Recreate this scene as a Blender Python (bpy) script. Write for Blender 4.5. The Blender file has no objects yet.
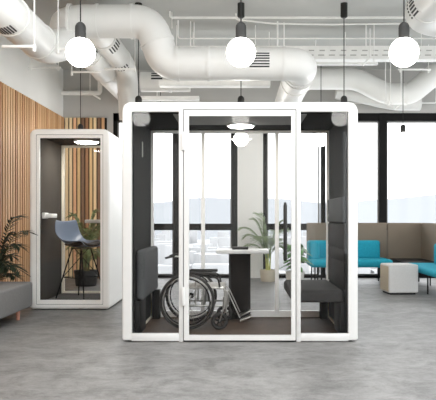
import bpy, bmesh, math, random
from mathutils import Vector, Matrix
PI = math.pi
random.seed(11)
SC = bpy.context.scene
COL = SC.collection
F, U, V, CZ = 654.0, 240.0, 218.0, 1.1376       # focal length (px), principal point, eye height (m)

def P(px, py, Y):
    """world point seen at (px,py) of the photograph at distance Y"""
    return Vector(((px-U)*Y/F, Y, CZ+(V-py)*Y/F))
def WX(px, Y): return (px-U)*Y/F
def WZ(py, Y): return CZ+(V-py)*Y/F

# ------------------------------------------------------------------ materials
def lin(c):
    o = []
    for v in c[:3]:
        v /= 255.0
        o.append(v/12.92 if v <= .04045 else ((v+.055)/1.055)**2.4)
    return o+[1.0]

def mat(name, rgb, rough=.5, metal=0, vary=.06, scale=8.0, spec=.5, stretch=(1, 1, 1), rgb2=None, bump=0.0, bscale=60):
    m = bpy.data.materials.new(name); m.use_nodes = True
    nt = m.node_tree; b = nt.nodes['Principled BSDF']
    tc = nt.nodes.new('ShaderNodeTexCoord'); mp = nt.nodes.new('ShaderNodeMapping')
    mp.inputs['Scale'].default_value = stretch
    nz = nt.nodes.new('ShaderNodeTexNoise'); nz.inputs['Scale'].default_value = scale; nz.inputs['Detail'].default_value = 5
    rp = nt.nodes.new('ShaderNodeValToRGB')
    c = lin(rgb)
    a = lin(rgb2) if rgb2 else [x*(1-vary) for x in c[:3]]+[1]
    d = c if rgb2 else [min(1, x*(1+vary)) for x in c[:3]]+[1]
    rp.color_ramp.elements[0].color = a; rp.color_ramp.elements[1].color = d
    rp.color_ramp.elements[0].position = .32; rp.color_ramp.elements[1].position = .68
    L = nt.links
    L.new(tc.outputs['Object'], mp.inputs['Vector']); L.new(mp.outputs[0], nz.inputs['Vector'])
    L.new(nz.outputs[0], rp.inputs[0]); L.new(rp.outputs[0], b.inputs['Base Color'])
    b.inputs['Roughness'].default_value = rough; b.inputs['Metallic'].default_value = metal
    b.inputs['Specular IOR Level'].default_value = spec
    if bump:
        n2 = nt.nodes.new('ShaderNodeTexNoise'); n2.inputs['Scale'].default_value = bscale
        bp = nt.nodes.new('ShaderNodeBump'); bp.inputs['Strength'].default_value = bump; bp.inputs['Distance'].default_value = .01
        L.new(tc.outputs['Object'], n2.inputs['Vector']); L.new(n2.outputs[0], bp.inputs['Height']); L.new(bp.outputs[0], b.inputs['Normal'])
    return m

def emit(name, rgb, s):
    m = bpy.data.materials.new(name); m.use_nodes = True
    nt = m.node_tree; nt.nodes.clear()
    o = nt.nodes.new('ShaderNodeOutputMaterial'); e = nt.nodes.new('ShaderNodeEmission')
    e.inputs[0].default_value = lin(rgb); e.inputs[1].default_value = s
    nt.links.new(e.outputs[0], o.inputs[0]); return m

def glassmat(name, tint=(254, 254, 254), ior=1.2, rough=0.0):
    m = bpy.data.materials.new(name); m.use_nodes = True
    nt = m.node_tree; nt.nodes.clear()
    o = nt.nodes.new('ShaderNodeOutputMaterial'); mx = nt.nodes.new('ShaderNodeMixShader')
    t = nt.nodes.new('ShaderNodeBsdfTransparent'); t.inputs[0].default_value = lin(tint)
    g = nt.nodes.new('ShaderNodeBsdfGlossy'); g.inputs['Roughness'].default_value = rough
    f = nt.nodes.new('ShaderNodeFresnel'); f.inputs[0].default_value = ior
    L = nt.links
    L.new(f.outputs[0], mx.inputs[0]); L.new(t.outputs[0], mx.inputs[1]); L.new(g.outputs[0], mx.inputs[2]); L.new(mx.outputs[0], o.inputs[0])
    return m

def slatmat(name, cols):
    m = bpy.data.materials.new(name); m.use_nodes = True
    nt = m.node_tree; b = nt.nodes['Principled BSDF']; L = nt.links
    ge = nt.nodes.new('ShaderNodeNewGeometry'); rp = nt.nodes.new('ShaderNodeValToRGB')
    rp.color_ramp.interpolation = 'CONSTANT'
    n = len(cols)
    while len(rp.color_ramp.elements) < n: rp.color_ramp.elements.new(.5)
    for i, c in enumerate(cols):
        rp.color_ramp.elements[i].position = i/n; rp.color_ramp.elements[i].color = lin(c)
    tc = nt.nodes.new('ShaderNodeTexCoord'); mp = nt.nodes.new('ShaderNodeMapping'); mp.inputs['Scale'].default_value = (30, 30, 1.2)
    nz = nt.nodes.new('ShaderNodeTexNoise'); nz.inputs['Scale'].default_value = 2.0; nz.inputs['Detail'].default_value = 6
    mr = nt.nodes.new('ShaderNodeMapRange'); mr.inputs[3].default_value = .78; mr.inputs[4].default_value = 1.2
    mx = nt.nodes.new('ShaderNodeMix'); mx.data_type = 'RGBA'; mx.blend_type = 'MULTIPLY'; mx.inputs[0].default_value = 1
    L.new(ge.outputs['Random Per Island'], rp.inputs[0]); L.new(tc.outputs['Object'], mp.inputs[0]); L.new(mp.outputs[0], nz.inputs['Vector'])
    L.new(nz.outputs[0], mr.inputs[0]); L.new(rp.outputs[0], mx.inputs[6]); L.new(mr.outputs[0], mx.inputs[7]); L.new(mx.outputs[2], b.inputs['Base Color'])
    b.inputs['Roughness'].default_value = .55
    return m

def floormat():
    m = bpy.data.materials.new('polished_concrete'); m.use_nodes = True
    nt = m.node_tree; b = nt.nodes['Principled BSDF']; L = nt.links
    tc = nt.nodes.new('ShaderNodeTexCoord')
    def noise(sc, det, rough, st=(1, 1, 1), dist=0):
        mp = nt.nodes.new('ShaderNodeMapping'); mp.inputs['Scale'].default_value = st
        n = nt.nodes.new('ShaderNodeTexNoise'); n.inputs['Scale'].default_value = sc; n.inputs['Detail'].default_value = det
        n.inputs['Roughness'].default_value = rough; n.inputs['Distortion'].default_value = dist
        L.new(tc.outputs['Object'], mp.inputs[0]); L.new(mp.outputs[0], n.inputs['Vector']); return n
    n1 = noise(3.4, 9, .74, (.8, 1.0, 1), .6); n2 = noise(17, 6, .75, (.7, 1.0, 1), .3); n3 = noise(60, 3, .6)
    a1 = nt.nodes.new('ShaderNodeMath'); a1.operation = 'MULTIPLY_ADD'; a1.inputs[1].default_value = .5
    a2 = nt.nodes.new('ShaderNodeMath'); a2.operation = 'MULTIPLY_ADD'; a2.inputs[1].default_value = .22
    L.new(n2.outputs[0], a1.inputs[0]); L.new(n1.outputs[0], a1.inputs[2])
    L.new(n3.outputs[0], a2.inputs[0]); L.new(a1.outputs[0], a2.inputs[2])
    rp = nt.nodes.new('ShaderNodeValToRGB'); e = rp.color_ramp.elements
    e[0].position = .66; e[0].color = lin(FLOOR_DARK); e[1].position = 1.02; e[1].color = lin(FLOOR_LIGHT)
    L.new(a2.outputs[0], rp.inputs[0]); L.new(rp.outputs[0], b.inputs['Base Color'])
    b.inputs['Roughness'].default_value = .5; b.inputs['Specular IOR Level'].default_value = .35
    return m
FLOOR_DARK, FLOOR_LIGHT = (84, 83, 82), (130, 129, 127)

M = dict(
    white=mat('white_lacquer', (211, 211, 209), .35, vary=.01),
    white2=mat('white_lacquer_lifted', (246, 245, 241), .35, vary=.01),  # same white lacquer; the missing light is put into its colour
    felt=mat('charcoal_felt', (42, 43, 43), .9, vary=.15, scale=40, spec=.2),
    brown=mat('dark_brown_panel', (26, 20, 16), .7, vary=.15, scale=10, spec=.2),
    ceilfelt=mat('black_felt', (24, 24, 22), .9, vary=.1, scale=40, spec=.15),
    greypanel=mat('light_grey_panel', (150, 150, 148), .8, vary=.04),
    carpet=mat('brown_carpet_tile', (80, 61, 46), .7, vary=.2, scale=14),
    darkcarpet=mat('grey_brown_carpet', (70, 66, 60), .8, vary=.2, scale=14),
    seat=mat('dark_grey_wool', (88, 90, 91), .85, vary=.12, scale=60, spec=.25, bump=.2, bscale=300),
    seatdark=mat('anthracite_wool', (58, 57, 56), .85, vary=.12, scale=60, spec=.25, bump=.2, bscale=300),
    black=mat('black_metal', (18, 18, 17), .6, vary=.1, spec=.3),
    blackmatte=mat('matte_black', (27, 27, 25), .6, vary=.08),
    rubber=mat('black_rubber', (44, 42, 40), .6, vary=.15),
    chrome=mat('brushed_steel', (176, 174, 168), .3, 1.0, vary=.05),
    greyplast=mat('grey_vinyl', (178, 176, 170), .5, vary=.05),
    beige=mat('beige_edge_trim', (246, 238, 220), .5, vary=.03),
    duct=mat('white_painted_duct', (226, 226, 223), .42, vary=.025, scale=3),
    conduit=mat('white_painted_steel', (242, 242, 239), .5, vary=.04),
    grille=mat('dark_vent_slot', (40, 40, 40), .6, vary=.1),
    ceiling=mat('grey_painted_concrete', (182, 183, 180), .85, vary=.05, scale=1.3, spec=.2),
    plaster=mat('grey_plaster', (184, 183, 180), .85, vary=.04, scale=1.5, spec=.2),
    pier=mat('white_plaster', (238, 238, 235), .85, vary=.02, scale=1.5, spec=.2),
    winframe=mat('black_window_frame', (15, 15, 15), .7, spec=.2, vary=.1),
    greyframe=mat('grey_window_bead', (120, 120, 118), .5, vary=.06),
    glass=glassmat('clear_glass'),
    podglass=glassmat('pod_glass', (254, 254, 254), 1.26),
    rearglass=glassmat('pod_rear_glass', (254, 254, 254), 1.45),
    globe=emit('opal_globe_glow', (255, 252, 246), 5.0),
    downlight=emit('downlight_glow', (255, 250, 240), 16.0),
    grey_fab=mat('grey_bench_fabric', (122, 121, 120), .85, vary=.06, scale=50, spec=.25, bump=.15, bscale=300),
    peg=mat('copper_wood_peg', (196, 140, 120), .5, vary=.06),
    teal=mat('teal_wool', (42, 160, 184), .85, vary=.07, scale=40, spec=.25, bump=.15, bscale=300),
    taupe=mat('taupe_wool', (134, 123, 110), .9, vary=.05, scale=50, spec=.2, bump=.15, bscale=300),
    pouf=mat('light_grey_fabric', (206, 205, 203), .85, vary=.03, scale=50, spec=.25),
    poufside=mat('pouf_shade_fabric', (186, 174, 154), .85, vary=.04, scale=50, spec=.25),  # shade on the left side of the pouf, put into the colour
    shell=mat('blue_grey_plastic', (112, 126, 146), .4, vary=.05),
    darkshell=mat('seat_pad_shade', (36, 36, 36), .7, vary=.1),  # dark colour stands for the shadow lying on the chair seat
    soil=mat('potting_soil', (52, 40, 30), .95, vary=.3, scale=60),
    potbeige=mat('beige_ceramic', (206, 196, 174), .6, vary=.05),
    potwhite=mat('pale_ceramic', (206, 204, 198), .55, vary=.03),
    potblack=mat('black_planter', (24, 24, 23), .55, vary=.12),
    leafdark=mat('dark_palm_leaf', (38, 50, 34), .5, vary=.3, scale=6),
    leafpalm=mat('grey_green_palm_leaf', (134, 152, 114), .5, vary=.25, scale=6),
    leafbroad=mat('broad_green_leaf', (66, 116, 46), .4, vary=.35, scale=7),
    leafmid=mat('mid_green_leaf', (112, 130, 82), .5, vary=.35, scale=7),
    cane=mat('yellow_green_cane', (186, 190, 100), .5, vary=.15, scale=12),
    stem=mat('brown_green_stem', (92, 90, 56), .6, vary=.2, scale=12),
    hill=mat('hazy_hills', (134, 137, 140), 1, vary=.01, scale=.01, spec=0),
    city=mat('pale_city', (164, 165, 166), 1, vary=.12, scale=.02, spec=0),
    slat=slatmat('oak_slats', [(214, 168, 122), (198, 150, 106), (222, 180, 136), (184, 136, 94), (208, 164, 120), (230, 190, 148)]),
    slatmix=slatmat('mixed_oak_slats', [(244, 210, 156), (170, 126, 92), (248, 222, 176), (212, 166, 122), (242, 194, 152), (130, 100, 78), (248, 228, 186), (234, 202, 148)]),
    slatback=mat('slat_backing', (34, 25, 19), .9, vary=.1),
    felt_taupe=mat('taupe_felt_wall', (70, 66, 61), .9, vary=.1, scale=30, spec=.2),
)
M['floor'] = floormat()

# ------------------------------------------------------------------ mesh building
class MB:
    def __init__(s): s.bm = bmesh.new()
    def box(s, x0, x1, y0, y1, z0, z1, bev=0, seg=2, rot=None, piv=None):
        b = bmesh.new(); bmesh.ops.create_cube(b, size=1)
        for v in b.verts:
            v.co = Vector((x0+(v.co.x+.5)*(x1-x0), y0+(v.co.y+.5)*(y1-y0), z0+(v.co.z+.5)*(z1-z0)))
        if bev: bmesh.ops.bevel(b, geom=b.edges[:], offset=bev, segments=seg, profile=.5, affect='EDGES')
        if rot is not None:
            p = Vector(piv) if piv else Vector(((x0+x1)/2, (y0+y1)/2, (z0+z1)/2))
            for v in b.verts: v.co = p+rot @ (v.co-p)
        s.merge(b); return s
    def merge(s, b):
        me = bpy.data.meshes.new('t'); b.to_mesh(me); b.free(); s.bm.from_mesh(me); bpy.data.meshes.remove(me)
    def tube(s, pts, r, seg=10, closed=False, caps=True):
        pts = [Vector(p) for p in pts]; n = len(pts)
        rs = r if isinstance(r, (list, tuple)) else [r]*n
        def tan(i):
            if closed: return (pts[(i+1) % n]-pts[i-1]).normalized()
            if i == 0: return (pts[1]-pts[0]).normalized()
            if i == n-1: return (pts[-1]-pts[-2]).normalized()
            return (pts[i+1]-pts[i-1]).normalized()
        t = tan(0); up = Vector((0, 0, 1)) if abs(t.z) < .9 else Vector((1, 0, 0))
        u = t.cross(up).normalized(); rings = []
        for i in range(n):
            t = tan(i); u = (u-t*u.dot(t)).normalized(); w = t.cross(u)
            rings.append([s.bm.verts.new(pts[i]+(u*math.cos(2*PI*k/seg)+w*math.sin(2*PI*k/seg))*rs[i]) for k in range(seg)])
        for i in range(n if closed else n-1):
            a, b = rings[i], rings[(i+1) % n]
            for k in range(seg): s.bm.faces.new((a[k], a[(k+1) % seg], b[(k+1) % seg], b[k]))
        if caps and not closed:
            s.bm.faces.new(rings[0][::-1]); s.bm.faces.new(rings[-1])
        return s
    def bar(s, a, b, r, seg=8): return s.tube([a, b], r, seg)
    def lathe(s, prof, c=(0, 0, 0), seg=28, axis=None):
        c = Vector(c); R = axis.to_matrix() if axis else Matrix.Identity(3)
        rings = []
        for r, z in prof:
            if r < 1e-5: rings.append([s.bm.verts.new(c+R @ Vector((0, 0, z)))])
            else: rings.append([s.bm.verts.new(c+R @ Vector((r*math.cos(2*PI*k/seg), r*math.sin(2*PI*k/seg), z))) for k in range(seg)])
        for a, b in zip(rings, rings[1:]):
            for k in range(seg):
                k2 = (k+1) % seg
                if len(a) == 1 and len(b) == 1: continue
                if len(a) == 1: s.bm.faces.new((a[0], b[k2], b[k]))
                elif len(b) == 1: s.bm.faces.new((a[k], a[k2], b[0]))
                else: s.bm.faces.new((a[k], a[k2], b[k2], b[k]))
        if len(rings[0]) > 1: s.bm.faces.new(rings[0][::-1])
        if len(rings[-1]) > 1: s.bm.faces.new(rings[-1])
        return s
    def sphere(s, c, r, seg=32, rings=20):
        return s.lathe([(r*math.sin(PI*i/rings), -r*math.cos(PI*i/rings)) for i in range(rings+1)], c, seg)
    def prism(s, loop, y0, y1):
        a = [s.bm.verts.new((x, y0, z)) for x, z in loop]; b = [s.bm.verts.new((x, y1, z)) for x, z in loop]
        n = len(loop)
        s.bm.faces.new(a); s.bm.faces.new(b[::-1])
        for i in range(n): s.bm.faces.new((a[i], b[i], b[(i+1) % n], a[(i+1) % n]))
        return s
    def ring(s, lo, li, y0, y1, bev=0):
        """frame between two outlines with as many points, between two distances; bev rounds the front outer edge"""
        n = len(lo)
        def vs(l, y): return [s.bm.verts.new((x, y, z)) for x, z in l]
        A, B, C, D = vs(lo, y0+bev), vs(lo, y1-bev), vs(li, y0), vs(li, y1)
        cx = sum(p[0] for p in lo)/n; cz = sum(p[1] for p in lo)/n
        chains = []
        if bev:
            def off(l, d):
                o = []
                for i in range(n):
                    p0, p, p1 = Vector(l[i-1]), Vector(l[i]), Vector(l[(i+1) % n])
                    t = (p1-p0).normalized(); nn = Vector((t.y, -t.x))
                    if nn.dot(p-Vector((cx, cz))) > 0: nn = -nn
                    o.append((p.x+nn.x*d, p.y+nn.y*d))
                return o
            K = 4
            front = [vs(off(lo, bev*(1-math.cos(PI/2*k/K))), y0+bev*(1-math.sin(PI/2*k/K))) for k in range(1, K+1)]
            back = [vs(off(lo, bev*(1-math.cos(PI/2*k/K))), y1-bev*(1-math.sin(PI/2*k/K))) for k in range(1, K+1)]
            chains = [C]+front[::-1]+[A, B]+back+[D]
        else: chains = [C, A, B, D]
        for a, b in zip(chains, chains[1:]+chains[:1]):
            for i in range(n):
                j = (i+1) % n; s.bm.faces.new((a[i], a[j], b[j], b[i]))
        return s
    def build(s, name, m, parent=None, origin=(0, 0, 0), smooth=35, sub=0, solid=0):
        bmesh.ops.recalc_face_normals(s.bm, faces=s.bm.faces[:])
        o = Vector(origin)
        for v in s.bm.verts: v.co -= o
        me = bpy.data.meshes.new(name); s.bm.to_mesh(me); s.bm.free()
        for p in me.polygons: p.use_smooth = smooth > 0
        if smooth: me.set_sharp_from_angle(angle=math.radians(smooth))
        me.materials.append(m)
        ob = bpy.data.objects.new(name, me); COL.objects.link(ob)
        if parent: ob.parent = parent
        else: ob.location = o
        if solid:
            md = ob.modifiers.new('s', 'SOLIDIFY'); md.thickness = solid; md.offset = 0
        if sub:
            md = ob.modifiers.new('u', 'SUBSURF'); md.levels = sub; md.render_levels = sub
        return ob

ORG = {}
def tag(o, label=None, cat=None, group=None, kind=None):
    for k, v in (('label', label), ('category', cat), ('group', group), ('kind', kind)):
        if v: o[k] = v
    return o
def thing(name, label, cat, loc=(0, 0, 0), group=None, rotz=0, local=False):
    o = bpy.data.objects.new(name, None); COL.objects.link(o); o.location = loc; o.rotation_euler = (0, 0, rotz)
    o.empty_display_size = .1
    tag(o, label, cat, group); ORG[o.name] = Vector((0, 0, 0)) if local else Vector(loc)
    return o
def part(root, name, mb, m, label=None, under=None, **k):
    ob = mb.build(name, m, under or root, ORG[root.name], **k)
    if label: ob['label'] = label
    return ob
def solo(name, mb, m, label, cat, loc, group=None, **k):
    return tag(mb.build(name, m, None, loc, **k), label, cat, group)
def struct(name, mb, m, **k):
    return tag(mb.build(name, m, None, k.pop('origin', (0, 0, 0)), **k), kind='structure')
def dup(root, loc, label, rotz=None, group=None):
    r = root.copy(); COL.objects.link(r); r.location = loc; r['label'] = label
    if rotz is not None: r.rotation_euler = (0, 0, rotz)
    if group: r['group'] = group
    for ch in list(root.children):
        c = ch.copy(); COL.objects.link(c); c.parent = r
        for g in list(ch.children):
            d = g.copy(); COL.objects.link(d); d.parent = c
    return r

def rrect(x0, x1, z0, z1, rt, rb=None, n=6):
    """rounded rectangle outline, rt top corner radius, rb bottom corner radius"""
    rb = rt if rb is None else rb
    out = []
    for cx, cz, r, a0 in ((x1-rt, z1-rt, rt, 0), (x0+rt, z1-rt, rt, PI/2), (x0+rb, z0+rb, rb, PI), (x1-rb, z0+rb, rb, 1.5*PI)):
        for k in range(n+1):
            a = a0+PI/2*k/n; out.append((cx+r*math.cos(a), cz+r*math.sin(a)))
    return out
def fillet(pts, rad, n=8):
    pts = [Vector(p) for p in pts]; out = [pts[0]]
    for i in range(1, len(pts)-1):
        a, b, c = pts[i-1], pts[i], pts[i+1]
        r = rad[i-1] if isinstance(rad, (list, tuple)) else rad
        d0, d1 = (a-b), (c-b)
        t = min(r, d0.length*.49, d1.length*.49)
        p0, p1 = b+d0.normalized()*t, b+d1.normalized()*t
        for k in range(n+1):
            s = k/n; out.append(p0.lerp(b, s).lerp(b.lerp(p1, s), s))
    out.append(pts[-1]); return out
def cushion(x0, x1, y0, y1, z0, z1, r, seg=4):
    return MB().box(x0, x1, y0, y1, z0, z1, r, seg)

# ------------------------------------------------------------------ the room
XL, XR, YB, YF, ZC = -3.30, 6.6, 12.4, -5.0, 3.95
struct('floor', MB().box(XL-.2, XR+.2, YF-.2, YB+.3, -.2, 0), M['floor'], smooth=0)
cb = MB().box(XL-.2, XR+.2, 5.3, YB+.3, ZC, ZC+.1).box(XL-.2, XR+.2, YF-.2, -4.2, ZC, ZC+.1)
cb.box(XL-.2, -3.1, -4.2, 5.3, ZC, ZC+.1).box(5.6, XR+.2, -4.2, 5.3, ZC, ZC+.1)
for y0 in (2.95, 0.4, -2.2): cb.box(-3.1, 5.6, y0, y0+.3, ZC, ZC+.1)       # beams between unseen roof openings, added to light the pod fronts
struct('ceiling', cb, M['ceiling'], smooth=0)
wl = struct('wall_left', MB().box(XL-.2, XL-.05, YF-.2, YB+.3, 0, ZC), M['pier'], smooth=0)
mb = MB().box(XL-.05, XL-.03, YF, YB, 0, 3.03)
mb.build('slat_backing', M['slatback'], wl, smooth=0)
mb = MB(); y = YF+.01
while y < YB-.1:
    mb.box(XL-.03, XL-.016, y, y+.064, 0, 3.03); y += .104
mb.build('wood_slat_cladding', M['slat'], wl, smooth=0)['label'] = 'upright oak slats'

X1a, X1b, X2a = WX(113, YB), WX(237.5, YB), WX(263, YB)
HZ0, HZ1 = 2.985, 3.13
wb = struct('wall_back', MB().box(XL-.05, X1a, YB, YB+.3, 0, ZC).box(X1b, X2a, YB, YB+.3, 0, ZC)
            .box(X1a, X1b, YB, YB+.3, HZ1, ZC).box(X2a, XR+.2, YB, YB+.3, HZ1, ZC), M['plaster'], smooth=0)
MB().box(X1b, X2a, YB-.02, YB, 0, HZ1+.02).build('white_pier', M['pier'], wb, smooth=0)
mb = MB().box(XL, WX(107, YB), YB-.04, YB, 0, 3.03)
mb.build('slat_backing', M['slatback'], wb, smooth=0)
mb = MB(); x = XL+.005
while x < WX(106, YB)-.03:
    mb.box(x, x+.052, YB-.07, YB-.04, 0, 3.03); x += .076
mb.build('wood_slat_cladding', M['slatmix'], wb, smooth=0)['label'] = 'upright wood slats of mixed tones'

def window(n, x0, x1, mull, bead=True):
    fr = MB()
    fr.box(x0, x1, YB+.02, YB+.16, HZ0, HZ1).box(x0, x1, YB+.02, YB+.16, 0, .05)
    ed = [x0]+[m for m in mull]+[x1]
    fr.box(x0, x0+.075, YB+.02, YB+.16, 0, HZ1).box(x1-.11, x1, YB+.02, YB+.16, 0, HZ1)
    fr.box(x0, x1, YB+.05, YB+.13, .905, 1.03)
    for i, m in enumerate(mull):
        w = .04 if (n, i) == (2, 0) else .07
        fr.box(m-w, m+w, YB+.01, YB+.17, 0, HZ1)
    w = struct('window_%d' % n, fr, M['winframe'], smooth=0)
    bd = MB()
    for a, b in zip(ed, ed[1:]):
        l, r = a+(.075 if a == x0 else .07), b-(.11 if b == x1 else .07)
        for q0, q1 in ((l, l+.025), (r-.025, r)): bd.box(q0, q1, YB+.06, YB+.12, .05, HZ0)
        bd.box(l, r, YB+.06, YB+.12, HZ0-.03, HZ0)
        bd.box(l, r, YB+.06, YB+.12, .05, .075)
        MB().box(l, r, YB+.085, YB+.095, .05, HZ0).build('window_pane', M['glass'], w, smooth=0)
    bd.build('glazing_bead', M['greyframe'], w, smooth=0)
window(1, X1a, X1b, [WX(177, YB)])
window(2, X2a, XR, [WX(323.6, YB), WX(383.3, YB), WX(443, YB), WX(500, YB)])

# right side of the room: unseen openings between piers, added for daylight; likewise the end behind the viewpoint
wr = MB().box(XR, XR+.2, YF-.2, YB+.3, 3.35, ZC).box(XR, XR+.2, YF-.2, YB+.3, 0, .25)
for y0 in (YF-.2, -2.0, 1.2, 4.4, 7.6, 10.6): wr.box(XR, XR+.2, y0, y0+.35, .25, 3.35)
struct('wall_right', wr, M['plaster'], smooth=0)
wf = MB().box(XL-.2, 2.7, YF-.2, YF, 0, ZC).box(2.7, XR+.2, YF-.2, YF, 3.4, ZC).box(2.7, XR+.2, YF-.2, YF, 0, .2).box(4.5, 4.8, YF-.2, YF, .2, 3.4)
struct('wall_front', wf, M['plaster'], smooth=0)

# ------------------------------------------------------------------ outside
mb = MB(); prev = None; rnd = random.Random(4)
mb.bm.verts.ensure_lookup_table()
def ridge(Y, px0, px1, f, depth, zb):
    m = MB(); cols = []
    n = 60
    for i in range(n+1):
        px = px0+(px1-px0)*i/n; py = f(px); t = P(px, py, Y)
        cols.append([m.bm.verts.new(c) for c in ((t.x, Y-depth, zb), (t.x, Y-depth*.45, zb+(t.z-zb)*.6), (t.x, Y, t.z), (t.x, Y+depth, zb))])
    for a, b in zip(cols, cols[1:]):
        for k in range(3): m.bm.faces.new((a[k], b[k], b[k+1], a[k+1]))
    return m
struct('ground', MB().box(-3000, 3000, 120, 2600, -44, -40), M['city'], smooth=0)
tag(ridge(1500, -160, 620, lambda p: 200-2.2*math.sin(p/33+.8)-1.2*math.sin(p/14)-4/(1+math.exp((405-p)/8)), 260, -40).build('horizon_hills', M['hill'], None, (0, 0, 0)),
    'pale hazy hills far beyond the windows', 'hills', kind='stuff')
mb = MB()
for i in range(260):
    Y = rnd.uniform(380, 1150); x = rnd.uniform(-.4, .5)*Y; w = rnd.uniform(8, 26); d = rnd.uniform(8, 20); h = rnd.uniform(4, 24)
    mb.box(x, x+w, Y, Y+d, -40, -40+h)
tag(mb.build('city_blocks', M['city'], None, (0, 0, 0), smooth=0), 'pale blurred city roofs below the far windows', 'city', kind='stuff')

# ------------------------------------------------------------------ big pod
def frame_rect(x0, x1, z0, z1, w, y0, y1, wb=None, bev=0.0):
    wb = wb or w
    return MB().ring(rrect(x0, x1, z0, z1, .004, n=1), rrect(x0+w, x1-w, z0+wb, z1-w, .002, n=1), y0, y1)

Y0, Y1 = 6.0, 7.28
HW, HT = 1.0826, 2.2017                 # half width and height
pod = thing('office_pod', 'large white two-seat meeting pod with glass front and wheelchair inside', 'office pod', (0, (Y0+Y1)/2, 0))
IX, IZ0, IZ1 = .995, .076, 2.1146
part(pod, 'shell', MB().ring(rrect(-HW, HW, .012, HT, .085, .025, 8), rrect(-IX, IX, .04, IZ1, .006, .006, 8), Y0, Y1, bev=.014), M['white'])
part(pod, 'base_plate', MB().box(-HW+.05, HW-.05, Y0+.04, Y1-.04, 0, .02), M['black'])
# linings
for s in (-1, 1):
    xs = sorted((s*(IX-.012), s*IX))
    part(pod, 'wall_lining', MB().box(xs[0], xs[1], Y0+.05, Y1-.06, .045, IZ1), M['felt'], smooth=0)
part(pod, 'ceiling_lining', MB().box(-IX+.012, IX-.012, Y0+.05, Y1-.06, IZ1-.012, IZ1), M['ceilfelt'], smooth=0)
part(pod, 'ceiling_panel', MB().box(-.62, .62, Y0+.06, 6.73, IZ1-.02, IZ1-.012), M['greypanel'], smooth=0)  # pale grey sheet under the front part of the ceiling lining
part(pod, 'floor_panel', MB().box(-IX, IX, Y0+.05, Y1-.06, .04, .0445), M['carpet'], smooth=0)
cl = part(pod, 'ceiling_light', MB().lathe([(.15, .0), (.15, -.02), (.135, -.026)], (0.01, 6.70, IZ1-.012)), M['white'])
part(pod, 'light_disc', MB().lathe([(.132, -.024), (.12, -.034), (.06, -.04), (0, -.042)], (0.01, 6.70, IZ1-.012)), M['downlight'], under=cl)
# front: sill, mullions, side panes, door
mx0, mx1 = WX(178.8, 6), WX(183.3, 6)
nx0, nx1 = WX(296.2, 6), WX(300.7, 6)
for a, b in ((-IX, mx1), (nx0, IX)):
    part(pod, 'sill', MB().box(a, b, Y0-.003, Y0+.05, .008, IZ0, .003), M['white'])
for a, b in ((mx0, mx1), (nx0, nx1)):
    m_ = part(pod, 'door_post', MB().box(a, b, Y0-.004, Y0+.055, .0, IZ1, .004), M['white'])
for a, b in ((-IX, mx0), (nx1, IX)):
    part(pod, 'side_pane', MB().box(a, b, Y0+.02, Y0+.03, IZ0, IZ1), M['podglass'], smooth=0)
part(pod, 'threshold', MB().box(mx1, nx0, Y0+.004, Y0+.055, .004, .016).box(mx1, nx0, Y0+.03, Y0+.055, .016, .04), M['black'], smooth=0)
dx0, dx1, dz0, dz1 = mx1+.006, nx0-.006, WZ(340.2, 6), WZ(110.3, 6)
door = part(pod, 'door', MB().ring(rrect(dx0, dx1, dz0, dz1, .006, n=2), rrect(WX(189, 6), WX(291.3, 6), WZ(335.2, 6), WZ(116, 6), .003, n=2), Y0-.012, Y0+.028), M['white'])
part(pod, 'door_pane', MB().box(WX(189, 6), WX(291.3, 6), Y0+.003, Y0+.013, WZ(335.2, 6), WZ(116, 6)), M['podglass'], under=door, smooth=0)
hx = WX(284.8, 6)
part(pod, 'door_handle', MB().tube(fillet([(hx, Y0-.01, .80), (hx, Y0-.05, .80)], .01), .012).tube([(hx, Y0-.012, 1.2), (hx, Y0-.05, 1.2)], .012)
     .tube([(hx, Y0-.055, .745), (hx, Y0-.055, .76), (hx, Y0-.055, 1.25), (hx, Y0-.055, 1.28)], [.009, .017, .017, .009], 12), M['blackmatte'], under=door, label='long black pull handle')
for zc in (.42, 1.84):
    part(pod, 'hinge', MB().box(WX(181.8, 6), WX(185, 6), Y0-.03, Y0-.004, zc-.085, zc+.085, .006), M['white'], under=door)
part(pod, 'closing_gap', MB().box(mx1-.002, nx0+.002, Y0-.002, Y0+.05, dz1+.001, dz1+.009)
     .box(mx1+.0005, mx1+.0055, Y0-.006, Y0+.05, dz0, dz1).box(nx0-.0055, nx0-.0005, Y0-.006, Y0+.05, dz0, dz1), M['blackmatte'], smooth=0)
# rear glazing
yb0, yb1 = Y1-.06, Y1-.01
bx0, bx1, bz0, bz1 = -IX+.002, IX-.002, .042, IZ1-.002
bf = part(pod, 'rear_frame', MB().ring(rrect(bx0, bx1, bz0, bz1, .004, n=1), rrect(bx0+.035, bx1-.035, bz0+.068, bz1-.035, .003, n=1), yb0, yb1), M['white2'])
for c in (WX(203, yb0), WX(277, yb0)):
    part(pod, 'rear_mullion', MB().box(c-.02, c+.02, yb0, yb1, bz0+.068, bz1-.035), M['white2'], under=bf, smooth=0)
part(pod, 'rear_pane', MB().box(bx0+.035, bx1-.035, yb0+.02, yb0+.03, bz0+.068, bz1-.035), M['rearglass'], under=bf, smooth=0)
for s in (-1, 1):
    x = sorted((s*.968, s*.983))
    part(pod, 'skirting', MB().box(x[0], x[1], 6.52, yb0, .0445, .062).box(x[0], x[1], yb0-.012, yb0, .0445, .20), M['beige'], smooth=0)
    # seat on this side
    x = sorted((s*.935, s*.983)); part(pod, 'seat_support', MB().box(x[0], x[1], 6.1, 6.5, .0445, .36, .004), M['black'])
    x = sorted((s*.872, s*.95)); part(pod, 'seat_support', MB().box(x[0], x[1], 7.08, 7.19, .0445, .36, .004), M['black'])
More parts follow.
